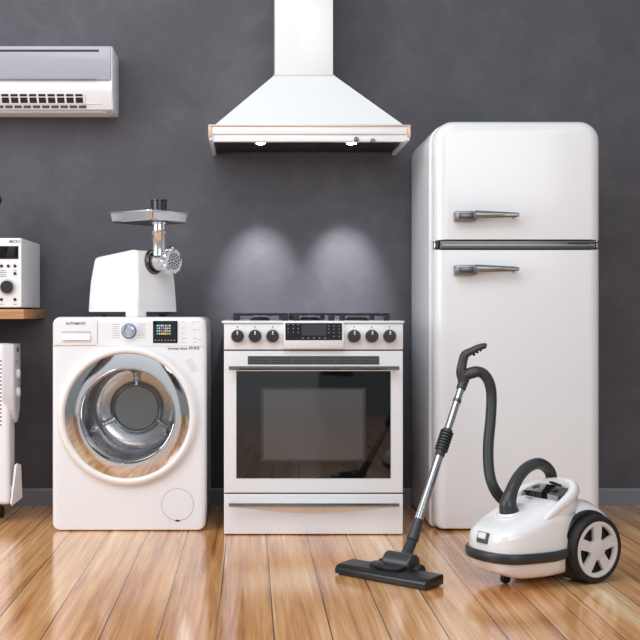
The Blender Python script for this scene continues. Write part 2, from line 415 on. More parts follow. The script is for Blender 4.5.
# ------------------------------------------------------------------ oil radiator / heater
def heater():
    Yf, Yb = -.48, -.34; x1 = X(15.3, Yb); x0 = x1-.58; zt = Z(343.5, Yf); zb = Z(505, Yf)
    t = thing('electric_heater', (x1-.29, -.41, 0), 'white free-standing electric heater on castors at the left edge of the floor', 'heater')
    bm = NB(); slab(bm, x0, x1, zb, zt, Yf, Yb, .012, .02, bevb=.02)
    obj('body', bm, WHITE2, t)
    bm = NB()
    for i in range(17):
        zz = Z(361+i*4.0, Yf)
        for j in range(12):
            xx = X(1.0, Yf)-j*.022
            box(bm, xx-.007, xx+.003, Yf-.0008, Yf+.004, zz-.003, zz+.003)
    o = obj('vent_hole', bm, INK, t); o['kind'] = 'stuff'
    # control housing on the end: long shield shape coming to a point below
    hz = lambda py: Z(py, Yf-.004)
    pr = [(-.488, hz(344)), (-.332, hz(344)), (-.332, hz(395)), (-.345, hz(410)), (-.37, hz(420)), (-.41, hz(424.5)), (-.45, hz(420)), (-.475, hz(410)), (-.488, hz(395))]
    M = Matrix(((0, 0, 1, x1-.03), (1, 0, 0, 0), (0, 1, 0, 0), (0, 0, 0, 1)))
    bm = NB(); prism(bm, pr, M, .054, .008, 3); obj('control_housing', bm, GREYW, t)
    xs = x1+.024
    for py in (373.5, 392):
        bm = NB(); lathe(bm, [(.022, 0), (.022, .008), (.017, .012), (0, .012)], axis((xs, -.41, Z(py, -.41)), (1, 0, 0)), 28); obj('knob', bm, WHITE2, t)
    bm = NB(); box(bm, xs-.002, xs+.005, -.43, -.40, Z(352, -.41), Z(347.5, -.41), .002); obj('switch', bm, INK, t)
    bm = NB(); lathe(bm, [(.004, 0), (.004, .002), (0, .003)], axis((xs, -.43, Z(361, -.41)), (1, 0, 0)), 12); obj('indicator', bm, INKD, t)
    # foot paddle leaning on the end
    ya, yb = -.50, -.40
    bm = NB()
    q = [V(X(17, ya), ya, Z(464, ya)), V(X(21, yb), yb, Z(465.5, yb)), V(X(22, yb), yb, Z(497, yb)), V(X(12, ya), ya, Z(505, ya))]
    off = V(-.012, .004, 0)
    loft(bm, [[p for p in q], [p+off for p in q]])
    bmesh.ops.bevel(bm, geom=list(bm.edges), offset=.004, segments=2, affect='EDGES')
    ft = obj('side_bracket', bm, WHITE2, t)
    bm = NB(); cyl(bm, (x1-.01, -.44, Z(490, -.44)), (X(15, -.44)+.002, -.44, Z(490, -.44)), .018); obj('bracket_pin', bm, GREYW, ft)
    for xx in (x1-.065, x0+.07):
        for yy in (-.475, -.345):
            bm = NB(); cyl(bm, (xx-.012, yy, .026), (xx+.012, yy, .026), .026, bev=.004); w = obj('caster_wheel', bm, RUBBER, t)
            bm = NB(); cyl(bm, (xx, yy*.5-.205, .03), (xx, yy*.5-.205, zb+.01), .01); obj('caster_fork', bm, BLACK, w)
heater()

# ------------------------------------------------------------------ washing machine
def washer():
    yf = -.68; x0 = X(52, yf); x1 = X(205.5, yf); zt = Z(317, yf); zb = Z(531, yf)+.001
    cx = (x0+x1)/2
    t = thing('washing_machine', (cx, -.36, 0), 'white front-loading washing machine with big chrome porthole door and coloured display', 'washing machine')
    dc = P(127.6, 415.5, yf); R_o = .303; 
    # cabinet: front face with a round hole, so the drum is really open behind the glass
    bm = NB()
    rr = (.034, .030, .034, .034)
    def ring(i, y, seg=12):
        pl = rrect(x0, x1, zb-i*.75, zt, rr, i, seg); out = []
        for a, b in zip(pl, pl[1:]+pl[:1]):
            n = 22 if math.hypot(a[0]-b[0], a[1]-b[1]) > .2 else 1
            for k in range(n): out.append(Vector((a[0]+(b[0]-a[0])*k/n, y, a[1]+(b[1]-a[1])*k/n)))
        return out
    rings = [ring(.004, -.055), ring(0, -.06)]
    for k in range(6):
        a = k/5*PI/2; rings.append(ring(.022*(1-math.cos(a)), yf+.022*(1-math.sin(a))))
    rings.append(ring(.034, yf)); hr = .215
    last = rings[-1]
    inner = []
    for p in last:
        d = (p-dc); d.y = 0; d.normalize(); inner.append(V(dc.x, yf, dc.z)+d*hr)
    mid = [a.lerp(b, .5) for a, b in zip(last, inner)]
    rings += [mid, inner, [p+V(0, .05, 0) for p in inner]]
    loft(bm, rings, cap=(True, False)); obj('cabinet', bm, WHITE, t, angle=40)
    # door: white outer ring, chrome ring, bowl
    ax = axis(V(dc.x, yf, dc.z), FR)
    bm = NB(); lathe(bm, [(.278, -.004), (.302, -.002), (.303, .010), (.299, .020), (.290, .027), (.280, .029), (.273, .024), (.270, .014)], ax, 96, (False, False))
    dr = obj('door', bm, GLOSSW, t, angle=50, label='round white door rim')
    bm = NB(); lathe(bm, [(.273, .008), (.271, .018), (.268, .0205), (.212, .0285), (.208, .0280), (.205, .025), (.201, .010), (.197, -.02), (.196, -.05)], ax, 128, (False, False))
    obj('chrome_ring', bm, CHROME, dr, angle=20, label='polished chrome ring')
    bm = NB(); lathe(bm, [(.199, -.004), (.17, -.030), (.13, -.055), (.08, -.075), (0, -.085)], ax, 64, (False, False))
    obj('door_glass', bm, GLASSM, dr, label='clear porthole glass')
    bm = NB(); lathe(bm, [(.200, -.045), (.205, -.055), (.215, -.08), (.222, -.12), (.224, -.22), (.218, -.33), (.205, -.38), (.185, -.405), (.16, -.415), (.128, -.418), (.122, -.405), (.117, -.40)], ax, 96, (False, False))
    dm = obj('drum', bm, STEEL, t, angle=50, label='steel drum')
    bm = NB(); lathe(bm, [(.117, -.405), (.114, -.39), (.106, -.388), (.100, -.396), (0, -.398)], ax, 64, (True, False)); obj('drum_disc', bm, DISCM, dm, label='grey steel disc at the back of the drum')
    for ang in (90, 205, 330):
        a = math.radians(ang)
        d = V(math.cos(a), 0, math.sin(a)); s = V(-math.sin(a), 0, math.cos(a)); c = V(dc.x, yf, dc.z)
        bm = NB(); rings = []
        for q, (w, h) in enumerate(((.012, .008), (.03, .05), (.032, .055), (.024, .045), (.01, .006))):
            y = .09+q*.068
            rings.append([c+d*(.226)+s*w+V(0, y, 0), c+d*(.226-h*.7)+s*w*.6+V(0, y, 0), c+d*(.226-h)+V(0, y, 0), c+d*(.226-h*.7)-s*w*.6+V(0, y, 0), c+d*.226-s*w+V(0, y, 0)])
        loft(bm, rings); obj('drum_paddle', bm, STEEL, dm)
        bm = NB(); a2 = a+.0
        cyl(bm, c+d*.112+V(0, .385, 0), c+d*.172+V(0, .35, 0), .012, bev=.003); obj('spoke', bm, CHROME, dm)
    # hub marks of the drum
    # detergent drawer, seams
    Yq = yf
    dx0, dx1, dz0, dz1 = X(52.8, Yq)+.004, X(97.5, Yq), Z(345.4, Yq), zt-.010
    bm = NB(); slab(bm, dx0, dx1, dz0, dz1, yf-.004, yf+.02, (.026, .004, .016, .002), .003)
    w = obj('detergent_drawer', bm, WHITE, t)
    bm = NB(); slab(bm, X(62, Yq), X(91, Yq), Z(340.5, Yq), Z(331, Yq), yf-.0046, yf+.01, .003, .0005); obj('grip_recess', bm, GREYW, w)
    bm = NB(); prism(bm, [(0, 0), (0, .03), (-.012, .002), (-.012, 0)], Matrix(((0, 0, 1, X(62.6, Yq)), (1, 0, 0, yf-.004), (0, 1, 0, Z(340.2, Yq)), (0, 0, 0, 1))), X(90.4, Yq)-X(62.6, Yq), .0008)
    obj('grip', bm, GLOSSW, w)
    text('lettering', 'AUTOMATIC', .0150, faceM(X(76, Yq), yf-.0045, Z(323.6, Yq)), INKD, w)
    bm = NB(); box(bm, x0+.006, x1-.006, yf-.0012, yf+.002, Z(345.9, Yq)-.0012, Z(345.9, Yq)+.0004)
    box(bm, dx1+.0005, dx1+.002, yf-.0012, yf+.002, dz0+.012, zt-.022)
    obj('panel_seam', bm, GREYW, t)
    # programme dial
    c = P(129, 331, Yq)
    bm = NB(); lathe(bm, [(.033, 0), (.033, .004), (.030, .008), (.027, .006)], axis(c, FR)); k = obj('dial_ring', bm, BLUEIC, t)
    bm = NB(); lathe(bm, [(.026, .004), (.025, .024), (.022, .028), (.012, .030), (0, .026)], axis(c, FR)); obj('dial', bm, CHROME, t, label='chrome programme dial')
    PALE = mat('printed_pale', srgb(170, 168, 170), .6)
    for s in (-1, 1):
        for j in range(7):
            xa = c.x+s*.040; xb = c.x+s*(.070 if j % 2 else .074); zz = c.z+.028-j*.0095
            bm = NB(); box(bm, min(xa, xb), max(xa, xb), yf-.0006, yf+.002, zz-.0009, zz+.0009); obj('printed_mark', bm, PALE, t)
    for px, py, w_ in ((183, 322, 1.5), (183.5, 328, 2.0), (183, 333, 1.5), (183.5, 338.5, 2), (183.5, 342.5, 1.6), (194, 322, 2), (199, 321.5, 1.4), (194.5, 330, 2), (199, 330, 1.2), (195, 338.5, 2), (199.5, 339.5, 1.3), (195, 342, 2)):
        q = P(px, py, Yq); bm = NB(); box(bm, q.x-w_*.0043, q.x+w_*.0043, yf-.0006, yf+.002, q.z-.0011, q.z+.0011); obj('printed_mark', bm, PALE, t)
    # display
    bm = NB(); slab(bm, X(153, Yq), X(177.6, Yq), Z(343, Yq), Z(320.8, Yq), yf-.003, yf+.01, .003, .001); ds = obj('display', bm, BLACKG, t, label='black screen with coloured symbols')
    for r_ in range(4):
        for k_ in range(7):
            ix = random.choice([0, 1, 2, 3, 4, 3, 0, 1])
            q = P(157.6+k_*2.05, 325.6+r_*2.7, Yq); w_ = random.uniform(.0022, .0042); h_ = random.uniform(.002, .005)
            bm = NB(); box(bm, q.x-w_, q.x+w_, yf-.0038, yf-.0025, q.z-h_, q.z+h_); obj('symbol', bm, SCR[ix], ds)
    bm = NB()
    for k_ in range(7): q = P(155.5+k_*3.2, 340.2, Yq); box(bm, q.x-.003, q.x+.003, yf-.0036, yf-.0025, q.z-.0009, q.z+.0009)
    obj('caption', bm, INKW, ds)
    text('lettering', 'Inverter drive', .0150, faceM(X(177.5, Yq), yf-.0006, Z(348.6, Yq)), INK, t)
    text('lettering', '10 KG', .018, faceM(X(194, Yq), yf-.0006, Z(348.2, Yq)), INKD, t)
    # filter cap
    c = P(177.6, 504.6, Yq)
    bm = NB(); lathe(bm, [(.0700, -.002), (.0700, .0010), (.0688, .0010), (.0688, -.002)], axis(c, FR), 64, (False, False)); fc = obj('filter_cover', bm, SEAM, t, label='thin round seam of the filter cover')
    bm = NB(); lathe(bm, [(.0686, -.002), (.0686, .0006), (0, .0008)], axis(c, FR), 64); obj('cover_disc', bm, WHITE, fc)
    bm = NB(); q = P(177.6, 520.6, Yq); box(bm, q.x-.009, q.x+.009, yf-.002, yf+.002, q.z-.004, q.z+.004, .001); obj('latch', bm, INKD, fc)
    # embossed slanted badge
    bm = NB()
    pl = [(184.5, 360), (191, 358), (198.5, 369.5), (192, 372)]
    pv = [P(a, b, Yq) for a, b in pl]
    loft(bm, [[p+V(0, .002, 0) for p in pv], [p+V(0, -.0016, 0) for p in pv]]); obj('badge', bm, mat('emboss_white', srgb(226, 223, 224), .4), t)
    # side indentation panel and feet
    bm = NB(); box(bm, x1-.004, x1+.0015, -.60, -.62, .08, zt-.06); box(bm, x1-.004, x1+.0015, -.10, -.12, .08, zt-.06); obj('side_ridge', bm, WHITE, t)
    for a in (x0+.06, x1-.06):
        for b in (yf+.06, -.12):
            bm = NB(); cyl(bm, (a, b, 0), (a, b, zb+.01), .02, seg=20); obj('foot', bm, BLACK, t)
    return zt
wzt = washer()

# ------------------------------------------------------------------ meat grinder
def grinder():
    Yc = -.40; base = wzt
    gx = X(132.6, Yc)
    rz = math.radians(-38)
    t = thing('meat_grinder', (gx, Yc, base), 'white electric meat grinder with metal tray standing on the washing machine', 'meat grinder', rz)
    # local: +X is the grinding-head side, -Y the broad face
    H = Z(250.5, Yc)-base
    W, D = .157, .134
    rings = []
    N = 12
    lev = [(0.075, 1.0, 0), (.09, 1.01, 0), (.30, .99, 0), (.55, .96, 0), (.80, .91, 0), (.93, .885, 0), (.985, .865, 0), (1., .83, 0)]
    for f, s, _ in lev:
        hw = W*s; hd = D*s
        zc = H*f
        ring = []
        for x, y in rrect(-hw, hw, -hd, hd, (.020,)*4, 0, 5):
            zz = zc
            if f > .5:   # arched top, falling away to the far left
                k = (f-.5)/.5
                zz -= k*(.020*((x-.03)/W)**2+.022*max(0, -x/W))
            ring.append(V(x, y, zz))
        rings.append(ring)
    bm = NB(); loft(bm, rings); obj('motor_housing', bm, GLOSSW, t, local=True, angle=30)
    bm = NB(); slab_ = [(-W*.98, W*.98, -D*.98, D*.98)]
    for a, b in ((-.10, -.095), (.10, -.095), (-.10, .095), (.10, .095)):
        bm2 = NB(); lathe(bm2, [(.018, 0), (.018, .024)], Matrix.Translation((a, b, 0)), 20); obj('foot', bm2, BLACK, t, local=True)
    bm.free()
    bm = NB(); box(bm, -W*.90, W*.90, -D*.88, D*.88, .010, .030, .004); obj('base_plate', bm, CHAR, t, local=True)
    bm = NB(); box(bm, .085, W*1.005, -D*1.005, -.075, .0, .030, .004); obj('corner_foot', bm, GLOSSW, t, local=True)
    # head socket ring
    hz = Z(263, Yc)-base; hx = W*.93; hy = -.015
    A = lambda x: Matrix.Translation((x, hy, hz)) @ Matrix.Rotation(PI/2, 4, 'Y')
    bm = NB(); lathe(bm, [(.056, -.01), (.056, .006), (.048, .012), (.040, .008), (.036, -.006)], A(hx), 40); obj('socket', bm, DSTEEL, t, local=True, label='dark round socket')
    # head barrel
    bm = NB(); lathe(bm, [(.038, -.01), (.038, .02), (.041, .03), (.038, .06), (.040, .080), (.050, .088), (.050, .112), (.0, .112)], A(hx), 40)
    hd_ = obj('grinding_head', bm, CASTAL, t, local=True)
    # lobed ring nut
    pl = []
    for k in range(72):
        a = 2*PI*k/72; r = .056+.0050*math.cos(6*a)
        pl.append((r*math.cos(a), r*math.sin(a)))
    bm = NB(); prism(bm, pl, A(hx+.088), .032, .003); obj('ring_nut', bm, CASTAL, hd_, local=True)
    bm = NB(); lathe(bm, [(.040, 0), (.040, .002), (.0, .002)], A(hx+.1195), 40); pt = obj('cutting_plate', bm, STEEL, hd_, local=True)
    bm = NB()
    for rr_, n in ((.010, 5), (.021, 9), (.032, 13)):
        for k in range(n):
            a = 2*PI*k/n+rr_*40
            lathe(bm, [(.0042, 0), (.0042, .0008)], A(hx+.1212) @ Matrix.Translation((rr_*math.cos(a), rr_*math.sin(a), 0)), 10)
    o = obj('hole', bm, BLACK, pt, local=True); o['kind'] = 'stuff'
    # vertical feed tube
    tx = hx+.030
    tz = Z(224.5, Yc)-base
    bm = NB(); lathe(bm, [(.031, hz), (.029, hz+.05), (.030, tz-.058), (.034, tz-.052), (.035, tz-.040), (.031, tz-.036), (.030, tz-.010), (.036, tz-.004), (.036, tz+.004)], Matrix.Translation((tx, hy, 0)), 36)
    obj('feed_tube', bm, CASTAL, t, local=True)
    # locking screw beside the barrel
    bm = NB(); cyl(bm, (hx+.012, hy+.03, hz+.02), (hx+.035, hy+.075, hz+.055), .009); cyl(bm, (hx+.028, hy+.062, hz+.045), (hx+.04, hy+.085, hz+.063), .018, bev=.003); obj('locking_knob', bm, CASTAL, t, local=True)
    # hopper tray
    tl = (tx-.198, tx+.060, -.138, .120)
    def tr(e, z): return [V(x, y+hy+.02, z) for x, y in rrect(tl[0]-e, tl[1]+e, tl[2]-e, tl[3]+e, (.02,)*4, 0, 5)]
    bm = NB(); loft(bm, [tr(-.05, tz+.002), tr(-.010, tz+.002), tr(-.004, tz+.006), tr(.002, tz+.040), tr(.006, tz+.043), tr(.006, tz+.046), tr(-.001, tz+.045), tr(-.003, tz+.015), tr(-.03, tz+.005)])
    obj('tray', bm, CASTAL, t, local=True, angle=30)
    bm = NB(); loft(bm, [tr(-.012, tz), tr(-.008, tz+.004)]); obj('tray_underside', bm, DSTEEL, t, local=True)  # darker steel stands in for the dark reflection under the tray
    # pusher
    ztop = Z(202.5, Yc)-base
    bm = NB(); lathe(bm, [(.026, tz+.005), (.026, tz+.03), (.034, tz+.035), (.036, ztop-.006), (.038, ztop-.004), (.038, ztop), (.0, ztop)], Matrix.Translation((tx, hy, 0)), 36); obj('pusher', bm, mat('pusher_dark', srgb(70, 70, 74), .25, .6), t, local=True, label='dark pusher')
grinder()

# ------------------------------------------------------------------ range
def stove():
    yf = -.77; x0 = X(224, yf); x1 = X(403, yf); cx = (x0+x1)/2; zt = Z(323.3, yf); zt2 = Z(320.8, yf)
    t = thing('gas_range', (cx, -.4, 0), 'white gas range cooker with black oven window under the extractor hood', 'oven')
    q = lambda px: X(px, yf); w = lambda py: Z(py, yf)
    bm = NB(); box(bm, x0, x1, yf+.03, -.03, .045, zt, .002); obj('body', bm, WHITE, t)
    bm = NB(); box(bm, q(221.8), q(404), yf-.012, -.02, zt, zt2, .003); ct = obj('cooktop', bm, WHITE, t)
    # control panel
    bm = NB(); box(bm, x0, x1, yf-.004, yf+.04, w(349.6), zt, .004); cp = obj('control_panel', bm, WHITE, t)
    for i, px in enumerate((237.5, 255, 272.6, 354, 371.7, 389.4)):
        c = V(q(px), yf-.004, w(336))
        bm = NB(); lathe(bm, [(.0275, 0), (.0275, .004), (.0265, .007), (.0265, .022), (.023, .028), (0, .029)], axis(c, FR), 36); k = obj('knob', bm, KNOBM, cp, label='dark control knob')
        bm = NB(); box(bm, c.x-.003, c.x+.003, yf-.036, yf-.028, c.z+.006, c.z+.022, .001); obj('pointer', bm, INKW, k)
        bm = NB(); box(bm, c.x-.0015, c.x+.0015, yf-.0048, yf, c.z+.034, c.z+.042); obj('tick_mark', bm, INK, cp)
    # protruding display block: slanted
    M = Matrix(((0, 0, 1, q(283.6)), (1, 0, 0, 0), (0, 1, 0, 0), (0, 0, 0, 1)))
    bm = NB(); prism(bm, [(yf, w(348.6)), (yf, w(322.6)), (yf-.016, w(322.6)), (yf-.030, w(341)), (yf-.024, w(348.6))], M, q(343.4)-q(283.6), .002); pd = obj('display_block', bm, WHITE, cp)
    a = V(0, yf-.016, w(322.6)); b = V(0, yf-.030, w(341)); d = (a-b).normalized(); n = V(0, d.z, -d.y)*-1
    if n.y > 0: n = -n
    bm = NB(); lo = b+d*.004; hi = a-d*.002
    def quad(bm, xa, xb, p, r, th=.002):
        loft(bm, [[V(xa, p.y, p.z), V(xb, p.y, p.z), V(xb, r.y, r.z), V(xa, r.y, r.z)], [V(xa, p.y, p.z)+n*th, V(xb, p.y, p.z)+n*th, V(xb, r.y, r.z)+n*th, V(xa, r.y, r.z)+n*th]])
    quad(bm, q(285.2), q(341.6), lo, hi); gl = obj('display', bm, mat('display_black', (.008, .008, .009, 1), .3, spec=.15), pd, label='black touch display')
    L = (hi-lo).length
    bm = NB(); quad(bm, q(301.5), q(326), lo+d*L*.27+n*.002, lo+d*L*.93+n*.002, .0006); obj('screen', bm, mat('screen_dark', srgb(58, 58, 64), .3, spec=.15), gl)
    bm = NB()
    for xs, ys in (((288, 293, 298), (.9, .68, .46)), ((328.5, 333.5, 338.7), (.82, .64, .44, .22))):
        for px in xs:
            for f in ys:
                if px == 328.5 and f < .3: continue
                p = lo+d*L*f+n*.002; quad(bm, q(px)-.0022, q(px)+.0022, p-d*.0012, p+d*.0016, .0006)
    for px in (302.5, 308, 313.5, 319, 324.5): p = lo+d*L*.12+n*.002; quad(bm, q(px)-.003, q(px)+.003, p-d*.0015, p+d*.002, .0006)
    obj('touch_symbols', bm, mat('symbol_grey', srgb(160, 160, 160), .5), gl)
    bm = NB(); box(bm, x0+.001, x1-.001, yf+.01, yf+.03, w(351.2), w(349.2)); obj('panel_gap', bm, SEAM, t)
    # door
    bm = NB(); slab(bm, x0, x1, w(492.8), w(351), yf, yf+.03, .003, .004); dr = obj('oven_door', bm, WHITE, t)
    bm = NB(); slab(bm, q(247.7), q(379.3), w(364.6), w(356), yf-.0015, yf+.01, .003, .001); v = obj('vent', bm, VENTM, dr, label='grey vent grille')
    bm = NB()
    for i in range(6):
        for j in range(3):
            xa = q(248.5+i*21.8); zz = w(357.8+j*2.5)
            box(bm, xa+.004, xa+.088, yf-.0022, yf-.001, zz-.0012, zz+.0012)
    obj('vent_slot', bm, BLACK, v)
    bm = NB(); slab(bm, q(236.3), q(390.6), w(478.3), w(371), yf-.002, yf+.01, .002, .0008); g = obj('door_window', bm, OVENG, dr, label='black glass oven window')
    bm = NB(); slab(bm, q(261.2), q(365.6), w(461.2), w(388), yf-.0026, yf, .002, .0003); iw = obj('inner_window_frame', bm, mat('inner_frame', srgb(56, 55, 56), .2, coat=.6), g)
    bm = NB(); slab(bm, q(264), q(362.8), w(459.0), w(390.2), yf-.0030, yf, .002, .0003); obj('inner_window', bm, CAVITY, g, label='grey inner window')
    def handle(za, zb_, bow=0.):
        bm = NB(); rings = []
        n = 24
        for i in range(n+1):
            f = i/n; x = q(229)+(q(398)-q(229))*f; s = math.sin(PI*f)
            dz = -bow*s*.0
            y0 = yf-.048; hh = (za-zb_)/2; zc = (za+zb_)/2+dz
            rings.append([V(x, y0+.010, zc-hh), V(x, y0, zc-hh*.05), V(x, y0, zc+hh*.8), V(x, y0+.002, zc+hh), V(x, y0+.016, zc+hh), V(x, y0+.018, zc-hh)])
        loft(bm, rings)
        return bm
    h = obj('door_handle', handle(w(365.8), w(369.8)), BARM, dr, smooth=False, label='brushed metal bar handle')
    for px in (234, 393):
        bm = NB(); cyl(bm, (q(px), yf+.002, w(367.8)), (q(px), yf-.034, w(367.8)), .006); obj('handle_post', bm, HANDLE, h)
    # drawer
    bm = NB(); slab(bm, x0, x1, w(534.2), w(494.4), yf, yf+.03, .003, .004); dw = obj('warming_drawer', bm, WHITE, t)
    bm = NB(); box(bm, x0+.003, x1-.003, yf+.008, yf+.035, w(495.2), w(492.2)); obj('drawer_gap', bm, SEAM, t)
    # crescent scoop under the drawer handle
    h = obj('drawer_handle', handle(w(501.8), w(505.4)), BARM, dw, smooth=False, label='brushed metal bar handle on the drawer')
    for px in (234, 393):
        bm = NB(); cyl(bm, (q(px), yf+.002, w(503.8)), (q(px), yf-.034, w(503.8)), .005); obj('handle_post', bm, HANDLE, h)
    bm = NB(); n = 24; top = []; bot = []
    ra = []; 
    for i in range(n+1):
        f = i/n; x = q(236)+(q(391)-q(236))*f; s = math.sin(PI*f)
        ra.append([V(x, yf-.001, w(504.5)), V(x, yf-.030*s-.001, w(504.5)), V(x, yf-.026*s-.001, w(505.5)), V(x, yf-.001, w(506.5+6.5*s))])
    loft(bm, ra); obj('drawer_lip', bm, WHITE, dw)
    bm = NB(); box(bm, x0+.01, x1-.01, yf+.035, -.06, .0, .05); obj('plinth', bm, BLACK, t)
    # burners and grates
    gx = [(233, 288.5), (294, 335), (340.5, 391)]
    zg = CAM_H+.004; zc = zt2
    for gi, (a, b) in enumerate(gx):
        xa, xb = q(a), q(b); ya, yb = yf+.055, -.10
        bm = NB(); th = .006
        for xx in (xa+th, xb-th): box(bm, xx-th, xx+th, ya, yb, zg-.009, zg, .002)
        ny = (0, .5, 1)
        for f in ny:
            yy = ya+(yb-ya)*f; box(bm, xa, xb, yy-th, yy+th, zg-.009, zg, .002)
        if gi != 1:
            xm = (xa+xb)/2
            for f in (.25, .75):
                yy = ya+(yb-ya)*f; box(bm, xa, xm-.03, yy-th, yy+th, zg-.012, zg-.001, .002); box(bm, xm+.03, xb, yy-th, yy+th, zg-.012, zg-.001, .002)
                box(bm, xm-th, xm+th, yy-.15, yy-.04, zg-.012, zg-.001, .002); box(bm, xm-th, xm+th, yy+.04, yy+.15, zg-.012, zg-.001, .002)
        else:
            for xx in (xa+(xb-xa)*.33, xa+(xb-xa)*.67): box(bm, xx-th, xx+th, ya, yb, zg-.012, zg-.001, .002)
        for xx in (xa+.012, xb-.012):
            for f in (0, 1): yy = ya+(yb-ya)*f; box(bm, xx-.012, xx+.012, yy-.010, yy+.010, zc, zg-.008, .002)
        obj('pan_grate', bm, IRON, ct, label='black cast iron pan grate')
    spots = [(260.7, .25, .045), (260.7, .75, .035), (314.5, .5, .05), (365.7, .25, .035), (365.7, .75, .045)]
    for px, f, r in spots:
        c = V(q(px), yf+.055+(-.10-yf-.055)*f, zc)
        bm = NB(); lathe(bm, [(r, 0), (r, .006), (r*.8, .010), (r*.8, .013), (r*.7, .015), (0, .015)], Matrix.Translation(c), 32); obj('burner', bm, IRON, ct)
stove()

# ------------------------------------------------------------------ hood
def hood():
    yf = -.51; q = lambda px: X(px, yf); w = lambda py: Z(py, yf)
    yc = -.28
    cx = q(309.7)
    t = thing('range_hood', (cx, -.25, w(140)), 'white pyramid extractor hood with two lamps on the wall above the cooker', 'extractor hood')
    c0, c1 = X(275, yc), X(333, yc); zj = Z(76, yc)
    bm = NB(); box(bm, c0, c1, yc, -.002, zj-.02, 3.0, .0015); obj('chimney', bm, HOODW, t)
    xa, xb = q(212.5), q(406.5); zl = w(126.5)
    bot = [V(xa, yf+.012, zl), V(xb, yf+.012, zl), V(xb, -.002, zl), V(xa, -.002, zl)]
    top = [V(c0-.006, yc-.006, zj), V(c1+.006, yc-.006, zj), V(c1+.006, -.002, zj), V(c0-.006, -.002, zj)]
    bm = NB(); loft(bm, [bot, top]); obj('canopy', bm, HOODW, t, smooth=False)
    bm = NB(); box(bm, c0-.008, c1+.008, yc-.009, -.002, zj-.001, zj+.004, .001); obj('chimney_seam', bm, GREYW, t)
    # lip: copper-tinged top edge, front band
    bm = NB(); box(bm, q(208.3), q(410.8), yf-.002, yf+.02, w(126.6), w(124.6), .001); obj('top_edge', bm, mat('satin_edge', srgb(206, 186, 174), .35, .4), t)
    bm = NB(); box(bm, q(212), q(407), yf+.002, yf+.02, w(134), w(126.6), .001); fb = obj('front_band', bm, HOODW, t)
    bm = NB(); box(bm, q(213), q(406), yf+.010, yf+.04, w(141.2), w(134), .002); lb = obj('light_bar', bm, WHITE, t)
    for a, b in ((208.2, 211.8), (407.2, 410.8)):
        bm = NB(); box(bm, q(a), q(b), yf-.001, yf+.025, w(137), w(125.2), .002); obj('corner_cap', bm, mat('corner_copper', srgb(214, 184, 166), .3, .3), t)
    for a, b in ((209, 213), (406, 410)):
        bm = NB(); box(bm, q(a), q(b), yf+.006, -.002, w(140), w(126.2), .002); obj('side_panel', bm, HOODW, t)
    bm = NB(); box(bm, q(213), q(406), yf+.04, -.002, w(136.5), w(130)); un = obj('filter', bm, HOODIN, t, label='dark underside filter')
    bm = NB()
    for i in range(3):
        xc = cx+(i-1)*.26; box(bm, xc-.05, xc+.05, -.2, -.185, w(137), w(136.4), .001)
    obj('filter_latch', bm, DSTEEL, un)
    for px, py in ((373, 140), (356.5, 138.5)):
        c = V(q(px), yf+.010, w(py+.5)); bm = NB(); lathe(bm, [(.011, 0), (.011, .004), (.008, .006), (.008, .014), (0, .015)], axis(c, FR), 24); obj('knob', bm, DSTEEL, t)
    for px in (260.5, 351.5):
        yl = yf+.060
        c = V(X(px, yl), yl, w(140.8))
        bm = NB(); lathe(bm, [(.034, .016), (.034, -.002), (.026, -.004), (.022, .0)], Matrix.Translation(c), 32, (False, False)); lr = obj('lamp_ring', bm, CHROME, t)
        bm = NB(); lathe(bm, [(.024, .001), (.018, -.006), (0, -.009)], Matrix.Translation(c), 24); obj('lamp_lens', bm, LAMP, lr, label='lit lamp lens')
        ld = bpy.data.lights.new('hood_lamp', 'SPOT'); ld.energy = 68; ld.spot_size = math.radians(40); ld.spot_blend = 1.; ld.shadow_soft_size = .02
        ld.color = (.95, .96, 1.)
        lo = bpy.data.objects.new('hood_lamp', ld); COL.objects.link(lo)
        lo.location = c+V(0, 0, -.025); d = V(0, .74, -1); lo.rotation_euler = d.to_track_quat('-Z', 'Y').to_euler()
hood()

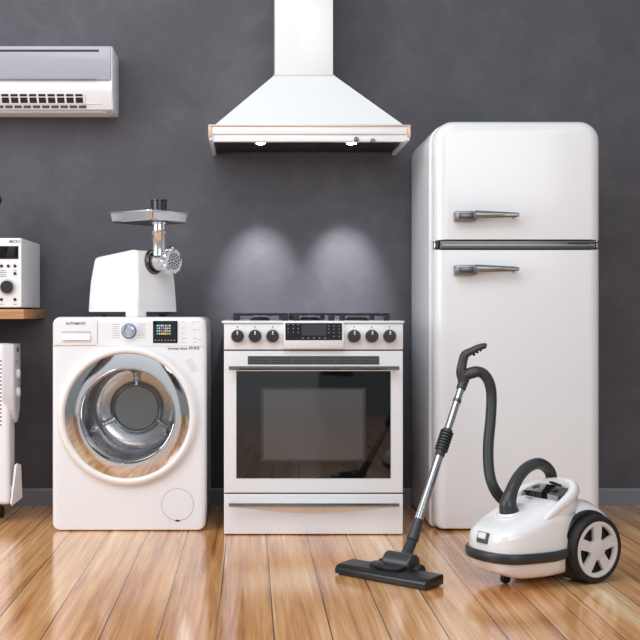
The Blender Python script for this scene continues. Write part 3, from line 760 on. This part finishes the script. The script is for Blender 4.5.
# ------------------------------------------------------------------ refrigerator
def fridge():
    yf = -.68; q = lambda px: X(px, yf); w = lambda py: Z(py, yf)
    x0, x1 = .800, X(598.3, yf+.05); zt = Z(121.8, yf+.045); zb = w(531)+.0015; yd = yf+.085
    cx = (x0+x1)/2
    t = thing('refrigerator', (cx, -.36, 0), 'white rounded retro refrigerator with freezer door on top, right of the cooker', 'refrigerator')
    R = .088
    bm = NB(); slab(bm, x0-.011, x1-.002, zb, zt-.003, yd+.004, -.03, (R, R, .02, .02), .006, bevb=.012); obj('cabinet', bm, FRIDGEW, t, angle=40)
    g0, g1 = w(249.4), w(240.2)
    bm = NB(); slab(bm, x0, x1, g1, zt, yf, yd, (R, R, .006, .006), .052, 10, kt=.8, kb=.08); d1 = obj('freezer_door', bm, FRIDGEW, t, angle=40)
    bm = NB(); slab(bm, x0, x1, zb, g0, yf, yd, (.006, .006, .04, .04), .052, 10, kt=.08, kb=.25); d2 = obj('fridge_door', bm, FRIDGEW, t, angle=40)
    # chrome strip between the doors
    bm = NB(); box(bm, q(436.5), q(597.5), yf+.046, yd+.01, g0-.03, g1+.03)
    st = obj('centre_strip', bm, DSTEEL, t)
    bm = NB(); slab(bm, q(440), q(594), w(248.9), w(240.7), yf-.002, yf+.05, .003, .003); obj('trim_band', bm, DSTEEL, st, label='dark steel band between the doors')
    bm = NB(); slab(bm, q(442), q(594), w(246.4), w(244.2), yf-.0045, yf+.01, .001, .001); obj('trim_rib', bm, HANDLE, st)
    for px in (436.4, 599.0):
        for py in (241.8, 248.0):
            bm = NB(); cyl(bm, (q(px), yf+.034, w(py+.9)), (q(px), yf+.034, w(py-.9)), .009, seg=20); obj('hinge_pin', bm, DSTEEL, st)
        bm = NB(); cyl(bm, (q(px), yf+.034, g0), (q(px), yf+.034, g1), .006, seg=16); obj('hinge_rod', bm, CHROME, st)
    text('lettering', 'REFRIGERATOR', .013, faceM(q(578), yf-.0055, w(243.6)), INKD, st)
    # handles
    def handle(py, par):
        h0 = w(py)
        bm = NB(); box(bm, q(453.5), q(475), yf-.045, yf+.004, h0-.021, h0+.021, .004, 3)
        h = obj('handle', bm, HANDLE, par, label='brushed metal lever handle')
        bm = NB(); rings = []
        for f in (0, .1, .35, .7, .9, .98, 1.):
            x = q(474)+(q(516.8)-q(474))*f
            hh = (.017*(1-f)+.009*f)*(1 if f < .95 else .8); zc = h0+.006*(1-f)+.004*f
            yo = yf-.042+.002*f; dd = .010
            rings.append([V(x, yo-dd*.6, zc-hh), V(x, yo-dd, zc-hh*.4), V(x, yo-dd, zc+hh*.4), V(x, yo-dd*.6, zc+hh), V(x, yo+dd, zc+hh), V(x, yo+dd, zc-hh)])
        loft(bm, rings); obj('lever', bm, HANDLE, h, angle=25)
        bm = NB(); box(bm, q(457), q(472), yf-.0466, yf-.044, h0-.013, h0+.013, .001); obj('handle_inset', bm, DSTEEL, h)
        bm = NB(); cyl(bm, (q(513), yf+.002, h0), (q(513), yf-.036, h0+.002), .008); obj('handle_post', bm, HANDLE, h)
    handle(216.6, d1); handle(270.2, d2)
    # side seam of the cabinet liner
    bm = NB(); box(bm, x0-.0115, x0-.006, yd+.012, yd+.016, zb+.03, zt-R); obj('side_seam', bm, GREYW, t)
    for a in (x0+.07, x1-.07):
        for b in (yf+.09, -.1):
            bm = NB(); cyl(bm, (a, b, 0), (a, b, zb+.01), .022, seg=20); obj('foot', bm, BLACK, t)
    bm = NB(); box(bm, x0+.03, x1-.03, yf+.05, -.06, .0, zb+.01); obj('plinth', bm, BLACK, t)
fridge()

# ------------------------------------------------------------------ vacuum cleaner
def vacuum():
    hdir = V(-.866, -.5, 0); nv = V(.5, -.866, 0)
    Wc = V(X(597.8, -1.655), -1.655, 0)
    org = Wc-nv*.165+hdir*.105      # under the middle of the body
    rz = math.atan2(hdir.y, hdir.x)  # local +X = forward, local +Y = right of travel
    t = thing('vacuum_cleaner', org, 'white cylinder vacuum cleaner with charcoal hose and floor nozzle in front of the refrigerator', 'vacuum cleaner', rz)
    def lerp(tab, x):
        for (a, va), (b, vb) in zip(tab, tab[1:]):
            if x <= b:
                f = (x-a)/(b-a) if b > a else 0; f = f*f*(3-2*f)*.5+f*.5
                return va+(vb-va)*f
        return tab[-1][1]
    # body lofted along x. tables: half width, bottom, band height, top
    Wt = [(-.20, .07), (-.16, .085), (-.10, .098), (-.04, .124), (.02, .140), (.08, .143), (.17, .134), (.225, .118), (.255, .096), (.272, .066), (.280, .03)]
    Bt = [(-.20, .09), (-.16, .04), (-.05, .030), (.12, .028), (.20, .032), (.255, .052), (.280, .09)]
    Tt = [(-.20, .19), (-.16, .255), (-.08, .292), (0., .295), (.08, .274), (.16, .240), (.22, .216), (.255, .200), (.272, .180), (.280, .150)]
    def section(x, e=0., z0=None, z1=None, top_s=.70):
        w = lerp(Wt, x)+e; b = lerp(Bt, x)-e; tp = lerp(Tt, x)+e
        b = z0 if z0 is not None else b
        # half profile right side from bottom centre to top centre
        zb_ = .116
        pts = [(0, b), (w*.55, b), (w*.80, b+.006), (w*.92, b+(zb_-b)*.35), (w, zb_-.01), (w, zb_+.02), (w*.985, zb_+(tp-zb_)*.40), (w*.95, zb_+(tp-zb_)*.66), (w*.915, zb_+(tp-zb_)*.745), (w*.80, zb_+(tp-zb_)*.885), (w*.66, zb_+(tp-zb_)*.965), (w*.35, tp), (0, tp+.002)]
        ring = [V(x, p[0], p[1]) for p in pts] + [V(x, -p[0], p[1]) for p in reversed(pts[1:-1])]
        return ring
    xs = [-.20, -.185, -.16, -.12, -.08, -.04, 0, .04, .08, .12, .16, .19, .22, .24, .255, .265, .272, .277, .280]
    bm = NB(); loft(bm, [section(x) for x in xs])
    o = obj('body', bm, GLOSSW, t, local=True, angle=180)
    sub = o.modifiers.new('s', 'SUBSURF'); sub.levels = 1; sub.render_levels = 2
    body = o
    # bumper band round the front: follows the plan outline
    pts = []
    pl = [(x, lerp(Wt, x)) for x in (-.10, -.05, 0, .05, .10, .15, .19, .225, .25, .268)]
    half = [V(x, w, 0) for x, w in pl]+[V(.280, .035, 0)]
    path = half+[V(.283, 0, 0)]+[V(p.x, -p.y, 0) for p in reversed(half)]
    path = catmull(path, 4)
    bm = NB(); rings = []
    for i, p in enumerate(path):
        d = (path[min(i+1, len(path)-1)]-path[max(i-1, 0)]).normalized(); n = V(-d.y, d.x, 0)
        if n.dot(p-V(.02, 0, 0)) < 0: n = -n
        k = max(0., min(1., (.08-p.x)/.18))
        zc = .111+.012*k; hh = .0170-.005*k
        rings.append([p+n*-.008+V(0, 0, zc-hh), p+n*.009+V(0, 0, zc-hh), p+n*.014+V(0, 0, zc-hh*.55), p+n*.014+V(0, 0, zc+hh*.6), p+n*.009+V(0, 0, zc+hh), p+n*-.008+V(0, 0, zc+hh)])
    loft(bm, rings); obj('bumper', bm, CHAR, t, local=True, angle=50, label='charcoal bumper band')
    # lid seam
    bm = NB()
    sec = section(-.045, .0015)
    seam = [p for p in sec if p.z > .16]
    seam = sorted(seam, key=lambda p: p.y); sweep(bm, catmull(seam, 4), .0016, 6); obj('lid_seam', bm, SEAM, body, local=True)
    # nose latch
    bm = NB(); M = Matrix.Translation((.2755, .004, .172)) @ Matrix.Rotation(math.radians(-14), 4, 'Y')
    box(bm, -.004, .006, -.026, .026, -.020, .018, .003, M=M); la = obj('latch_recess', bm, VENTM, t, local=True)
    bm = NB(); box(bm, .0, .010, -.019, .019, -.006, .016, .003, M=M); obj('latch', bm, GLOSSW, la, local=True)
    # carrying handle: raised rim running round the rear of the lid
    hh_ = [(.105, .112, .222), (.05, .116, .262), (-.01, .112, .292), (-.065, .090, .314), (-.100, .05, .324), (-.110, 0, .327)]
    hp = [V(*p) for p in hh_]+[V(a, -b, c) for a, b, c in reversed(hh_[:-1])]
    pts = catmull(hp, 6)
    bm = NB(); sweep(bm, pts, [.011+.006*math.sin(PI*i/(len(pts)-1)) for i in range(len(pts))], 16, sx=1.15, sy=1.15, pw=2.6)
    obj('carry_handle', bm, GLOSSW, t, local=True, angle=60)
    bm = NB(); sweep(bm, [p+V(.002, 0, -.026) for p in pts], [.012+.006*math.sin(PI*i/(len(pts)-1)) for i in range(len(pts))], 12, sx=2.2, sy=.75, pw=3)
    obj('handle_skirt', bm, GLOSSW, t, local=True, angle=60)
    # control panel
    bm = NB(); rings = []
    for f in range(9):
        y = -.092+f*.184/8; k = 1-(y/.105)**2
        rings.append([V(.0+.030*k, y, .280), V(-.004+.028*k, y, .298+.012*k), V(-.062+.012*k, y, .318+.010*k), V(-.07, y, .28)])
    loft(bm, rings); cpn = obj('control_panel', bm, BLACKG, t, local=True, angle=30, label='glossy black control panel')
    for yy in (-.045, .045):
        bm = NB(); lathe(bm, [(.014, 0), (.014, .003), (0, .004)], axis((-.018, yy, .3170), (.30, 0, 1)), 24); obj('button', bm, CHAR, cpn, local=True)
    bm = NB(); box(bm, -.03, .03, -.012, .012, -.003, .006, .002, M=Matrix.Translation((-.075, 0, .325)) @ Matrix.Rotation(math.radians(-20), 4, 'Y')); obj('pedal', bm, BLACK, t, local=True)
    text('lettering', 'TURBO', .0105, Matrix.Translation((.060, .0, .2895)) @ Matrix.Rotation(math.radians(14), 4, 'Y') @ Matrix.Rotation(PI/2, 4, 'Z'), INK, t, local=True)
    # hose inlet boss
    ic = V(.150, 0, .240)
    bm = NB(); lathe(bm, [(.046, -.015), (.046, .006), (.040, .012), (.034, .010)], axis(ic, (.22, 0, 1)), 40); obj('inlet_collar', bm, GLOSSW, t, local=True)
    # wheels
    for s in (-1, 1):
        # local +Y: compute side sign; nv in local coordinates
        A = Matrix.Translation((-.105, s*.165, .1192)) @ Matrix.Rotation(-s*PI/2, 4, 'X')   # local z outwards
        bm = NB(); lathe(bm, [(.085, -.055), (.112, -.054), (.116, -.046), (.1190, -.038), (.1190, -.010), (.1165, -.002), (.112, .003), (.103, .004), (.098, .001), (.098, -.02)], A, 72)
        w = obj('wheel', bm, RUBBER, t, local=True, angle=40, label='black wheel with white five-spoke hub')
        bm = NB(); lathe(bm, [(.098, -.004), (.0975, .001), (.094, .003), (.084, .002), (.082, -.002), (.082, -.012)], A, 72, (False, False)); 
        for k in range(5):
            a = PI/2+.31+k*2*PI/5
            pl_ = [(-.021, 0), (-.0165, .035), (-.020, .087), (.020, .087), (.0165, .035), (.021, 0)]
            prism(bm, pl_, A @ Matrix.Rotation(a, 4, 'Z') @ Matrix.Translation((0, 0, -.012)), .0125)
        lathe(bm, [(.036, -.012), (.036, .0008), (.030, .003), (0, .004)], A, 36)
        obj('hub', bm, mat('hub_white', srgb(222, 217, 217), .35), w, local=True, angle=30)
        bm = NB(); lathe(bm, [(.083, -.022), (0, -.022)], A, 36); obj('hub_backing', bm, BLACK, w, local=True)
    # round black wheel housings with a white fender behind
    for s in (-1, 1):
        A = Matrix.Translation((-.100, s*.165, .1255)) @ Matrix.Rotation(-s*PI/2, 4, 'X')
        bm = NB(); lathe(bm, [(.05, -.135), (.112, -.132), (.121, -.122), (.1255, -.105), (.1255, -.036), (.1225, -.030), (.11, -.030)], A, 72)
        obj('wheel_housing', bm, BLACK, t, local=True, angle=40, label='black round wheel housing')
        n = 22; rings = []
        for i in range(n+1):
            a = math.radians(40+i*125/n); c_, s_ = math.cos(a), math.sin(a)
            f = lambda r, y: V(-.105+r*c_, s*y, .1225+r*s_)
            rings.append([f(.122, .045), f(.122, .112), f(.128, .117), f(.140, .108), f(.158, .06), f(.158, .045)])
        bm = NB(); loft(bm, rings); obj('fender', bm, GLOSSW, t, local=True, angle=60)
    bm = NB(); cyl(bm, (.17, -.010, .018), (.17, .010, .018), .018, bev=.004); fw = obj('caster_wheel', bm, RUBBER, t, local=True)
    bm = NB(); box(bm, .155, .185, -.016, .016, .030, .06, .003); obj('caster_fork', bm, CHAR, fw, local=True)
    # ---- hose, wand and floor head, in world coordinates
    inlet = MW[t] @ ic
    up = MW[t].to_3x3() @ V(.22, 0, 1)
    ya = inlet.y
    def W(px, py, dy): return P(px, py, ya+dy)
    arch, rr_ = catmull([inlet+up*.0, inlet+up*.035, P(511.5, 491, ya+.015), P(518.5, 477, ya+.05), P(528, 467, ya+.09), P(539, 463.5, ya+.14), P(548, 469, ya+.19), P(551.5, 478, ya+.22), P(551, 492, ya+.26)], 8,
                      [.036, .030, .0225, .021, .021, .021, .021, .021, .021])
    bm = NB(); sweep(bm, arch, rr_, 24); obj('inlet_elbow', bm, HEADG, t, angle=60, label='charcoal elbow tube')
    def ribbed(bm, pts, r, pitch=.0075, amp=.0022):
        # resample evenly, then alternate the radius
        L = [0]
        for a, b in zip(pts, pts[1:]): L.append(L[-1]+(b-a).length)
        n = int(L[-1]/(pitch/2)); out = []; rd = []; j = 0
        for i in range(n+1):
            s = L[-1]*i/n
            while j < len(L)-2 and L[j+1] < s: j += 1
            f = (s-L[j])/max(1e-9, L[j+1]-L[j]); out.append(pts[j].lerp(pts[j+1], f)); rd.append(r+(amp/2 if i % 2 else -amp/2))
        sweep(bm, out, rd, 20)
    # wand
    yT = -1.20; yB = -1.44
    A0 = P(409.5, 548, yB); A1 = P(463.5, 381, yT)
    def on(f): return A0.lerp(A1, f)
    gp = on(1.0)
    hose_pts = [P(466.5, 374, yT), P(475, 371.5, yT), P(483, 373.5, yT+.005), P(489, 382, yT+.01), P(491.5, 396, yT+.015), P(490.5, 420, yT+.0), P(488.3, 445, yT-.03), P(489, 470, yT-.06), P(493.5, 487, yT-.08),
                P(503, 500, yT-.06), P(520, 512, yT-.03), P(541, 512, yT+.02), P(552, 503, yT-.02), arch[-1]]
    bm = NB(); ribbed(bm, catmull(hose_pts, 10), .0205); obj('hose', bm, HOSEM, t, angle=180, label='charcoal ribbed hose')
    def seg(name, f0, f1, r0, r1, m, bev=.003, par=t):
        bm = NB(); cyl(bm, on(f0), on(f1), r0, r1, 32, bev); return obj(name, bm, m, par)
    seg('lower_cuff', .045, .165, .0235, .0185, HEADG)
    seg('lower_tube', .15, .56, .0165, .0165, TUBE)
    cl = seg('telescopic_collar', .535, .70, .019, .019, CHAR)
    bm = NB()
    d = (A1-A0).normalized()
    for i in range(7):
        c = on(.575+i*.0175); lathe(bm, [(.019, -.005), (.0255, -.003), (.0255, .003), (.019, .005)], axis(c, d), 32, (False, False))
    obj('grip_rings', bm, CHAR, cl)
    seg('upper_tube', .69, .99, .0142, .0142, TUBE)
    seg('ring', .865, .885, .0165, .0165, DSTEEL)
    # handle
    seg('handle_socket', .945, 1.03, .0185, .021, HEADG)
    bm = NB(); hpnts, hr = catmull([on(1.0), P(461.3, 372, yT), P(462.3, 364, yT), P(463.8, 357.5, yT), P(465.8, 354, yT), P(472, 350.7, yT), P(479, 347.2, yT), P(485, 345.9, yT), P(486.4, 346.0, yT)], 4, [.021, .020, .0175, .017, .0165, .0140, .0125, .0115, .007])
    sweep(bm, hpnts, hr, 18, sx=1., sy=1.1, pw=2.6); hg = obj('hand_grip', bm, HEADG, t, angle=60, label='charcoal pistol grip')
    for px, py in ((474, 354.6), (477.3, 352.2), (480.6, 350.2)):
        bm = NB(); lathe(bm, [(0, -.006), (.004, -.004), (.006, 0), (.004, .004), (0, .006)], Matrix.Translation(P(px, py, yT)), 14); obj('grip_stud', bm, BLACK, hg)
    bm = NB(); cyl(bm, P(462.5, 375.5, yT), P(477.5, 371.3, yT), .0225, .0225, 28, .003)
    cyl(bm, P(463.8, 380, yT), P(463.3, 369.5, yT), .0215, .0205, 28, .004); obj('swivel_joint', bm, HEADG, t)
    # floor head
    c0 = V(.305, -1.515, 0); c1 = V(.594, -1.772, 0); ex = (c1-c0).normalized(); ey = V(-ex.y, ex.x, 0)
    F = Matrix(((ex.x, ey.x, 0, c0.x), (ex.y, ey.y, 0, c0.y), (0, 0, 1, 0), (0, 0, 0, 1)))
    L = (c1-c0).length; Dp = .115
    bm = NB()
    prof = [(0, .006), (Dp, .006), (Dp, .036), (Dp-.006, .042), (.022, .038), (.006, .032), (0, .024)]
    Mx = F @ Matrix(((0, 0, 1, 0), (1, 0, 0, 0), (0, 1, 0, 0), (0, 0, 0, 1)))
    prism(bm, prof, Mx, L, .004, 3); fh = obj('floor_head', bm, HEADM, t, label='wide black floor nozzle')
    bm = NB(); box(bm, .01, L-.01, .012, Dp-.012, .0005, .008, M=F); obj('sole_plate', bm, BLACK, fh)
    # tongue and pedals on top
    bm = NB(); tp = [(-.05, 0), (.05, 0), (.056, .05), (.05, .072), (.0, .080), (-.05, .072), (-.056, .05)]
    prism(bm, [(L*.5+p, Dp-.001-r_) for p, r_ in tp], F @ Matrix.Translation((0, 0, .038)), .012, .003); obj('tongue', bm, HEADM, fh)
    bm = NB(); box(bm, L*.27, L*.43, Dp-.050, Dp-.008, .036, .052, .005, 3, M=F); obj('pedal', bm, HEADG, fh)
    # rear knuckle (horizontal barrel)
    bm = NB(); a = F @ V(L*.5-.058, Dp+.022, .046); b = F @ V(L*.5+.058, Dp+.022, .046)
    cyl(bm, a, b, .040, .040, 36, .006); obj('knuckle', bm, HEADG, fh)
    for s in (-1, 1):
        a = F @ V(L*.5+s*.063, Dp+.022, .027); b = F @ V(L*.5+s*.090, Dp+.022, .027)
        bm = NB(); cyl(bm, a, b, .027, .027, 28, .005); obj('roller', bm, RUBBER, fh)
    kc = F @ V(L*.5, Dp+.022, .05)
    bm = NB(); pts, r3 = catmull([kc, kc.lerp(on(.0), .6)+V(0, 0, -.004), on(.03), on(.08)], 6, [.026, .022, .020, .020]); sweep(bm, pts, r3, 20); obj('neck', bm, HEADG, fh)
vacuum()

# ------------------------------------------------------------------ light
def area(name, loc, target, sx, sy, e, col=(1, 1, 1)):
    ld = bpy.data.lights.new(name, 'AREA'); ld.shape = 'RECTANGLE'; ld.size = sx; ld.size_y = sy; ld.energy = e; ld.color = col
    o = bpy.data.objects.new(name, ld); COL.objects.link(o); o.location = loc
    o.rotation_euler = (Vector(target)-Vector(loc)).to_track_quat('-Z', 'Y').to_euler(); return o
area('ceiling_softbox', (-.9, -3.0, 3.6), (.3, 0, .6), 3.6, 1.8, 72, (.95, .98, 1))
area('left_fill', (-3.9, -3.2, 2.1), (.3, -.5, .8), 2.4, 2.2, 95, (.93, .965, 1))  # added soft fill for left-facing sides, no window stands there
area('front_light', (1.8, -7.2, 2.6), (.4, 0, .8), 3.0, 1.8, 74, (.93, .965, 1))

w = bpy.data.worlds.new('room_surroundings'); SC.world = w; w.use_nodes = True
nt = w.node_tree; N = nt.nodes; L = nt.links; bg = N['Background']
tc = N.new('ShaderNodeTexCoord'); sp = N.new('ShaderNodeSeparateXYZ'); L.new(tc.outputs['Generated'], sp.inputs[0])
def mth(op, a, b=None, c=None):
    n = N.new('ShaderNodeMath'); n.operation = op
    for i, s in enumerate((a, b, c)):
        if s is None: continue
        if isinstance(s, (int, float)): n.inputs[i].default_value = s
        else: L.new(s, n.inputs[i])
    return n.outputs[0]
# made-up surround: pale glow, brown bars and a bright patch shaped for reflections
ang = mth('ARCTAN2', sp.outputs['X'], mth('MULTIPLY', sp.outputs['Y'], -1.))
def bar_at(deg, wd): return mth('LESS_THAN', mth('ABSOLUTE', mth('SUBTRACT', ang, math.radians(deg))), math.radians(wd/2))
dark_bars = mth('MAXIMUM', mth('MAXIMUM', bar_at(-12.5, 4.5), bar_at(6.5, 5)), mth('MAXIMUM', bar_at(-62, 16), mth('MAXIMUM', bar_at(66, 14), bar_at(118, 30))))
lit = mth('MULTIPLY', mth('LESS_THAN', mth('SUBTRACT', ang, mth('MULTIPLY', sp.outputs['Z'], .14)), .058), mth('GREATER_THAN', ang, math.radians(-13)))  # bright wedge added to the surround for the oven glass reflection
zz = sp.outputs['Z']
bar_zone = mth('MULTIPLY', mth('GREATER_THAN', zz, .02), mth('LESS_THAN', zz, .62))
band = mth('MULTIPLY', dark_bars, bar_zone)
mix = N.new('ShaderNodeMix'); mix.data_type = 'RGBA'; L.new(band, mix.inputs[0])
mix.inputs[6].default_value = (.60, .635, .68, 1); mix.inputs[7].default_value = (.10, .07, .055, 1)
# brighter overhead, below the horizon darker
top = N.new('ShaderNodeMapRange'); top.inputs['From Min'].default_value = -.15; top.inputs['From Max'].default_value = .9
top.inputs['To Min'].default_value = .55; top.inputs['To Max'].default_value = 1.15; L.new(zz, top.inputs['Value'])
sides = N.new('ShaderNodeMapRange'); sides.inputs['From Min'].default_value = .5; sides.inputs['From Max'].default_value = 1.
sides.inputs['To Min'].default_value = .78; sides.inputs['To Max'].default_value = 1.6; L.new(mth('ABSOLUTE', sp.outputs['X']), sides.inputs['Value'])
gain = mth('MULTIPLY', top.outputs['Result'], mth('MULTIPLY_ADD', lit, 1.3, sides.outputs['Result']))
m2 = N.new('ShaderNodeVectorMath'); m2.operation = 'SCALE'; L.new(mix.outputs[2], m2.inputs[0]); L.new(gain, m2.inputs['Scale'])
L.new(m2.outputs[0], bg.inputs['Color']); bg.inputs['Strength'].default_value = .72

# ------------------------------------------------------------------ camera
cd = bpy.data.cameras.new('camera'); cam = bpy.data.objects.new('camera', cd); COL.objects.link(cam); SC.camera = cam
cam.location = (0, -WALL_D, CAM_H); cam.rotation_euler = (PI/2, 0, 0)
cd.sensor_width = 36; cd.lens = FOC/640*36; cd.shift_x = (320-VX)/640; cd.shift_y = -(320-VY)/640
cd.clip_start = .05
SC.view_settings.view_transform = 'Standard'; SC.view_settings.look = 'None'; SC.view_settings.gamma = 1.; SC.view_settings.use_curve_mapping = False
SC.view_settings.exposure = 0.
